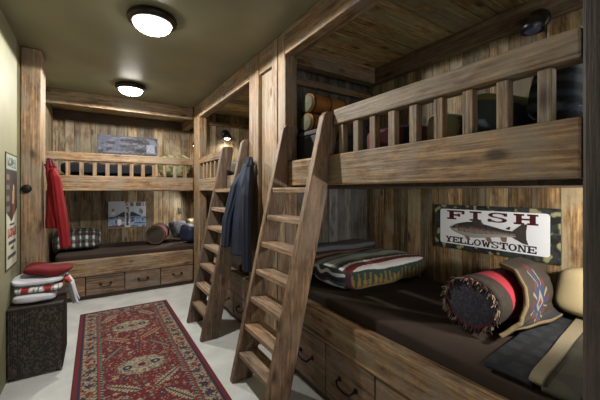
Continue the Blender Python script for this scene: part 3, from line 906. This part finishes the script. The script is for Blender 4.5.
# ------------------------------------------------------------------ nearest top bunk, things seen over and through the guard rail
def plaidfn(c1, c2, c3, s=.3):
    def f(q):
        a = int((q.x+1)/s); b = int((q.y+1)/s); fx = ((q.x+1)/s) % 1; fy = ((q.y+1)/s) % 1
        if fx < .14 or fy < .14: return lin(c3)
        return lin(c1) if (a+b) % 2 else lin(c2)
    return f
def leather(q):
    return lin((150, 98, 46))
GC = 'rounded leather cases on the top bunk'
def rounded_case(label, z, r, x0, x1, y):
    t = thing('leather_case', label, 'case', ((x0+x1)/2, y, z), GC)
    LE = plain('tan_leather', (150, 100, 48), .5, var=.15, vs=9); EN = plain('olive_canvas', (78, 77, 58), .85, var=.1, vs=20)
    def body(u, v):
        a = 2*PI*u
        return ((x0+(x1-x0)*v, y+r*1.2*math.cos(a), z+r+r*math.sin(a)*(1 if math.sin(a) > 0 else .96)), (1, 1, 1, 1))
    grid_surf('body', body, 40, 10, LE, t, closed_u=True, caps=True)
    MB().lathe((0, 0, 0), [(.001, -.012), (r*.8, -.010), (r*.97, -.002), (r*.97, .006)], 40, 'x')
    e = MB(); e.lathe((0, 0, 0), [(.001, -.014), (r*.8, -.012), (r*.95, -.003), (r*.95, .004)], 40, 'x')
    e.v = [(p[0]+x0, y+p[1]*1.2, z+r+p[2]) for p in e.v]; e.build('canvas_end', EN, t, smooth=True)
    for fx in (.06, .5, .94):
        xc = x0+(x1-x0)*fx; s_ = MB(); vs = []
        for dx in (-.008, .008):
            for k in range(40):
                a = 2*PI*k/40; vs.append((xc+dx, y+(r*1.2+.003)*math.cos(a), z+r+(r+.003)*math.sin(a)))
        s_.add(vs, [(k, (k+1) % 40, 40+(k+1) % 40, 40+k) for k in range(40)]); s_.build('strap', plain('dark_leather', (66, 40, 24), .5), t, smooth=True)
cb = thing('canvas_chest', 'grey chest under the two leather cases on the nearest top bunk', 'chest', (1.62, 2.16, 1.70))
box('body', plain('grey_canvas', (58, 60, 62), .85, var=.1, vs=12), cb, 1.45, 1.86, 1.98, 2.33, 1.70, 1.90, .015)
box('lid', plain('grey_canvas_lid', (70, 70, 68), .85), cb, 1.44, 1.87, 1.97, 2.34, 1.90, 1.935, .008)
box('latch', IRON, cb, 1.62, 1.66, 1.962, 1.972, 1.86, 1.925, .002)
rounded_case('lower of two rounded brown leather cases stacked on the top bunk', 1.937, .073, 1.45, 1.84, 2.15)
rounded_case('upper of two rounded brown leather cases stacked on the top bunk', 2.090, .078, 1.46, 1.82, 2.15)
GP = 'pillows on the nearest top bunk'
for nm, lb, c, h, rot, tl, cf in (
    ('bed_pillow', 'pale teal pillow seen between balusters, left of the cream-edged one', (1.72, 1.02, 1.785), (.18, .115, .085), .1, .25, plaidfn((126, 138, 128), (92, 106, 102), (166, 162, 130), .5)),
    ('bed_pillow', 'blue-grey pillow with a cream edge behind the top bunk balusters', (1.68, .74, 1.80), (.24, .105, .098), 0, .2, lambda q: lin((156, 150, 110)) if q.z > .55 else lin((84, 96, 108))),
    ('bed_pillow', 'dark navy striped pillow at the near end of the top bunk', (1.66, .49, 1.825), (.24, .09, .12), 0, .15, lambda q: lin((32, 38, 46)) if int((q.z+1)*5) % 2 else lin((64, 76, 88)))):
    o = softbox(nm, PAINT, None, c, h, k=4, n=24, rot=rot, tilt=(tl, 0), wob=.012, wf=6, colfn=cf)
    tag(o, lb, 'pillow', GP); recentre(o)
o = softbox('folded_quilt', PAINT, None, (1.85, 1.42, 1.785), (.30, .20, .085), k=5, n=26, wob=.012, wf=6, colfn=plaidfn((30, 40, 70), (26, 30, 40), (96, 40, 44), .4))
tag(o, 'dark blue folded quilt lying behind the middle balusters of the top bunk', 'quilt'); recentre(o)

# ------------------------------------------------------------------ far bunk things
def tartan(q):
    a = (q.x+1)*3.6; fa = a % 1; b = (q.z+q.y+2)*1.3; fb = b % 1
    if fa < .26: return lin((186, 188, 192)) if fb > .55 else lin((110, 104, 92))
    if .52 < fa < .66: return lin((104, 44, 46))
    return lin((50, 74, 66)) if fb > .4 else lin((26, 34, 42))
o = softbox('folded_blanket', PAINT, None, (-.215, 5.68, .75), (.285, .28, .135), k=4.5, n=40, wob=.012, wf=6, colfn=tartan)
tag(o, 'folded green and white tartan blanket on the far lower bunk behind the red coat', 'blanket'); recentre(o)
fbp = thing('bolster_pillow', 'small round dark bolster with rosy band on the far lower bunk', 'pillow', (.93, 5.55, .60))
A0 = Vector((.80, 5.42, .755)); D0 = Vector((.30, .95, 0)).normalized(); q1 = D0.cross(Vector((0, 0, 1))).normalized(); q2 = Vector((0, 0, 1))
def bol2(u, v):
    a = 2*PI*u; r = .150*(1-.12*max(0, (.04-v)/.04))
    p = A0+D0*(v*.46)+(q1*math.cos(a)+q2*math.sin(a))*r
    return p, lin((150, 60, 68) if .10 < v < .34 else (58, 50, 42))
grid_surf('cover', bol2, 48, 50, PAINT, fbp, closed_u=True, caps=True)
def disc2(u, v):
    a = 2*PI*u
    return A0-D0*(.01*(1-v*v)+.002)+(q1*math.cos(a)+q2*math.sin(a))*(.140*v+.0001), lin((52, 42, 36) if v < .86 else (92, 70, 54))
grid_surf('round_end', disc2, 40, 14, PAINT, fbp, closed_u=True)
o = softbox('throw_pillow', PAINT, None, (1.215, 5.70, .80), (.155, .16, .07), k=6, n=30, rot=.3, tilt=(math.radians(52), 0), wob=.012, wf=6, pillow=True, colfn=lambda q: lin((66, 72, 92)) if noise.noise(Vector((q.x*4, q.y*4, 0))) > .1 else lin((46, 46, 44)))
tag(o, 'grey-blue patterned pillow leaning behind the small bolster on the far lower bunk', 'pillow'); recentre(o)
o = softbox('bed_pillow', plain('ivory_linen', (150, 140, 116), .9), None, (1.48, 5.88, .79), (.09, .17, .16), k=4.5, n=22, wob=.012, wf=6)
tag(o, 'cream pillow at the right end of the far lower bunk', 'pillow'); recentre(o)
o = softbox('sleeping_bag', plain('navy_nylon', (22, 30, 54), .6, bump=.3, bs=30), None, (1.32, 5.36, .765), (.13, .17, .14), k=3.2, n=28, rot=.3, wob=.02, wf=7)
tag(o, 'navy blue rolled sleeping bag at the right end of the far lower bunk', 'sleeping bag'); recentre(o)
o = softbox('bed_pillow', PAINT, None, (1.12, 5.62, 1.875), (.26, .17, .185), k=3.4, n=26, tilt=(.15, 0), wob=.016, wf=5, colfn=lambda q: lin((98, 100, 58)) if noise.noise(Vector((q.x*3, q.z*3, 4))) > 0 else lin((150, 146, 112)))
tag(o, 'olive and cream pillow showing above the rail of the far top bunk', 'pillow'); recentre(o)
o = softbox('folded_blanket', PAINT, None, (.20, 5.66, 1.775), (.60, .26, .09), k=5, n=30, wob=.01, wf=6, colfn=lambda q: lin((110, 74, 44)) if q.z > .7 and int((q.x+1)*9) % 2 else lin((20, 22, 28)))
tag(o, 'dark folded blanket with orange stripes behind the balusters of the far top bunk', 'blanket'); recentre(o)
o = softbox('bed_pillow', plain('grey_ticking', (120, 118, 110), .9), None, (1.85, 4.65, 1.785), (.28, .22, .10), k=4, n=22, wob=.014, wf=5)
tag(o, 'grey pillow on the second top bunk under the reading lamp', 'pillow'); recentre(o)

# ------------------------------------------------------------------ hamper
hp = thing('wicker_hamper', 'dark brown woven hamper standing on the floor by the left post', 'hamper', (-.39, 3.48, 0))
HX0, HX1, HY0, HY1, HH = -.556, -.222, 3.20, 3.66, .555
def weave_side(o0, du, dv, n_, W, name='woven_side'):
    nu, nv = int(W/.0035), int((HH-.05)/.0035)
    def f(u, v):
        a = u*W; b = v*(HH-.05)
        # herringbone strands
        k = int(a/.014); ph = (b+(a % .014)*(1 if k % 2 else -1)) % .011/.011
        h = abs(math.sin(PI*ph)); e = abs(math.sin(PI*(a % .014)/.014))
        dp = .005*h*min(1, e*2)
        tp = .03*b/HH*0
        p = Vector(o0)+Vector(du)*a+Vector((0, 0, 1))*(b+.025)+Vector(n_)*(dp)
        c = (80, 68, 60) if hsh(int(a/.014), int((b+(a % .014)*(1 if k % 2 else -1))/.011), 4) > .70 else (34, 27, 25)  # scattered lighter strands imitate glints on the dark wicker
        return p, lin(c)
    return grid_surf(name, f, nu, nv, WICK, hp)
WICK = painted('wicker', .5, 0)
weave_side((HX0, HY0, 0), (1, 0, 0), None, (0, -1, 0), HX1-HX0)
weave_side((HX1, HY0, 0), (0, 1, 0), None, (1, 0, 0), HY1-HY0)
DW = plain('dark_wicker', (42, 32, 28), .5, var=.3, vs=60, bump=.8, bs=90)
m = MB().box(HX0+.004, HX1-.004, HY0+.004, HY1-.004, .022, HH-.02); m.build('body', DW, hp)
box('lid', DW, hp, HX0-.004, HX1+.008, HY0-.008, HY1+.004, HH-.025, HH, .008)
for x in (HX0+.03, HX1-.03):
    for y in (HY0+.03, HY1-.03): box('foot', DW, hp, x-.015, x+.015, y-.015, y+.015, 0, .03, .003)

TOW = plain('white_terry', (206, 208, 218), .95, bump=.8, bs=260, sheen=.2)
tw = 'towels on the hamper'
o = softbox('folded_towel', TOW, None, (-.405, 3.335, HH+.040), (.135, .10, .033), k=3.6, n=26, rot=-.03, wob=.010, wf=9)
tag(o, 'white folded towel nearest the camera on top of the wicker hamper', 'towel', tw); recentre(o)
o = softbox('striped_cloth', PAINT, None, (-.385, 3.395, HH+.104), (.155, .13, .020), k=4, n=34, rot=.02, tilt=(.06, 0), wob=.008, wf=8, colfn=lambda q: lin((150, 32, 36)) if (q.y < -.5 and int((q.x+1)*3.2) % 3 == 1) or (q.x > .6 and q.y > -.3) else (lin((40, 40, 46)) if q.y < -.5 and (q.x*5 % 1) < .16 else lin((206, 206, 206))))
tag(o, 'white cloth with red stripes folded between the towels on the hamper', 'cloth'); recentre(o)
o = softbox('folded_towel', TOW, None, (-.395, 3.47, HH+.157), (.165, .17, .022), k=4, n=26, rot=.0, tilt=(.03, .02), wob=.012, wf=7)
tag(o, 'larger white towel spread under the red shirt on the hamper', 'towel', tw); recentre(o)
def tail(u, v):
    # strip falling over the right edge of the hamper
    path = [(-.222, HH+.150), (-.205, HH+.140), (-.180, HH+.10), (-.165, HH+.03), (-.150, HH-.03), (-.135, HH-.065)]
    k = v*(len(path)-1); i = min(int(k), len(path)-2); t = k-i
    x = path[i][0]*(1-t)+path[i+1][0]*t; z = path[i][1]*(1-t)+path[i+1][1]*t
    y = 3.34+.20*u-.03*v
    x += .016*math.sin(u*9+v*2); z += .008*math.sin(u*13)-.03*u*(v > .5)*(v-.5)
    c = (204, 206, 216)
    if abs(u-.55) < .06: c = (90, 96, 116)
    if v < .35 and u < .5: c = (168, 60, 52)
    return (x, y, z), lin(c)
o = grid_surf('draped_shirt', tail, 26, 40, PAINT, None, thick=.018)
tag(o, 'white and red shirt hanging over the right edge of the hamper', 'shirt'); recentre(o)
o = softbox('red_shirt', plain('red_cotton', (100, 8, 14), .9, bump=.5, bs=120), None, (-.335, 3.47, HH+.222), (.165, .13, .036), k=3, n=30, rot=-.05, tilt=(.05, math.radians(5)), wob=.018, wf=8)
tag(o, 'bright red folded shirt on top of the white towels', 'shirt'); recentre(o)

# ------------------------------------------------------------------ hanging coats
def loft(name, mat, parent, keys, n=56, steps=60, fold=.012, nf=7, seed=0, colfn=None):
    """keys: (t, (cx,cy,cz), half width along dirn, half depth, angle)"""
    def f(u, v):
        i = 0
        while i < len(keys)-2 and v > keys[i+1][0]: i += 1
        k0, k1 = keys[i], keys[i+1]; t = (v-k0[0])/(k1[0]-k0[0]); t = max(0, min(1, t)); ts = t*t*(3-2*t)
        c = Vector(k0[1]).lerp(Vector(k1[1]), t); w = k0[2]*(1-ts)+k1[2]*ts; d = k0[3]*(1-ts)+k1[3]*ts; an = k0[4]*(1-t)+k1[4]*t
        a = 2*PI*u
        rp = 1+fold/max(d, .01)*math.sin(nf*a+seed+1.5*v)*min(1, v*4)*.6
        rp += .08*noise.noise(Vector((math.cos(a)*2, math.sin(a)*2+seed, v*7)))
        ex = math.cos(a)*w*rp; ey = math.sin(a)*d*rp
        p = c+Vector((math.cos(an)*ex-math.sin(an)*ey, math.sin(an)*ex+math.cos(an)*ey, 0))
        return p, (colfn(u, v) if colfn else (1, 1, 1, 1))
    return grid_surf(name, f, n, steps, mat, parent, closed_u=True, caps=True)
RC = plain('red_fleece', (128, 8, 18), .9, bump=.4, bs=90)
rc = thing('red_coat', 'bright red coat hanging from a hook on the side of the left post', 'coat', (-.345, 3.90, .9))
loft('coat_body', RC, rc, [(0, (-0.369, 3.88, 1.735), .02, .03, 0), (.06, (-0.359, 3.87, 1.69), .042, .06, 0), (.3, (-.328, 3.86, 1.52), .058, .10, .1), (.7, (-.328, 3.86, 1.30), .066, .12, .1), (1, (-.328, 3.86, 1.10), .068, .12, .1)], seed=1, nf=5)
loft('sleeve', RC, rc, [(0, (-.335, 3.78, 1.66), .018, .03, .2), (.12, (-.310, 3.75, 1.58), .038, .045, .3), (.6, (-.265, 3.73, 1.22), .044, .045, .3), (1, (-.232, 3.72, .92), .040, .038, .3)], fold=.006, seed=3)
loft('collar', plain('dark_red_lining', (84, 16, 30), .9), rc, [(0, (-.368, 3.87, 1.765), .018, .035, 0), (1, (-.352, 3.86, 1.68), .040, .055, 0)], steps=12, seed=5)
jk = thing('denim_jacket', 'dark blue jacket hanging on the post between the two ladders', 'jacket', (1.16, 2.80, .9))
m = MB().tube([(XF-.002, 2.80, 1.71), (XF-.03, 2.80, 1.71), (XF-.045, 2.80, 1.725), (XF-.05, 2.80, 1.755)], .007, 8)
m.build('hook', IRON, jk, smooth=True)
DN = plain('blue_denim', (28, 38, 56), .85, var=.14, vs=7, bump=.4, bs=200)
DN2 = plain('navy_lining', (20, 24, 40), .9)
loft('jacket_body', DN, jk, [(0, (1.238, 2.80, 1.735), .02, .035, 0), (.05, (1.222, 2.80, 1.70), .045, .065, 0), (.25, (1.185, 2.80, 1.50), .066, .105, 0), (.6, (1.165, 2.81, 1.18), .078, .13, 0), (1, (1.155, 2.82, .86), .082, .135, .0)], seed=2, nf=8, fold=.014)
loft('sleeve', DN, jk, [(0, (1.18, 2.83, 1.62), .03, .04, 0), (.15, (1.12, 2.85, 1.50), .046, .05, 0), (.6, (1.05, 2.88, 1.18), .045, .05, 0), (1, (1.03, 2.88, .93), .04, .045, 0)], fold=.007, seed=4)
loft('sleeve', DN2, jk, [(0, (1.20, 2.76, 1.60), .03, .04, 0), (.2, (1.16, 2.70, 1.42), .046, .05, 0), (.6, (1.15, 2.68, 1.10), .045, .05, 0), (1, (1.16, 2.68, .72), .04, .045, 0)], fold=.007, seed=6)
loft('collar', DN2, jk, [(0, (1.232, 2.79, 1.77), .025, .045, 0), (1, (1.222, 2.79, 1.685), .042, .07, 0)], steps=12, seed=5)

# ------------------------------------------------------------------ camera, world
cam = bpy.data.cameras.new('camera'); co = bpy.data.objects.new('camera', cam); COL.objects.link(co)
cam.sensor_width = 36; cam.sensor_fit = 'HORIZONTAL'; cam.lens = 317/600*36
cam.shift_y = -(9)/600; cam.clip_start = .05
co.location = (0, 0, 1.45); co.rotation_euler = (PI/2, 0, -math.radians(32.9))
SC.camera = co
w = bpy.data.worlds.new('world'); SC.world = w; w.use_nodes = True
bg = w.node_tree.nodes['Background']; bg.inputs[0].default_value = (1, .985, .965, 1); bg.inputs[1].default_value = .6
SC.view_settings.view_transform = 'Standard'; SC.view_settings.look = 'None'; SC.view_settings.gamma = 1; SC.view_settings.use_curve_mapping = False
SC.view_settings.exposure = 0.46
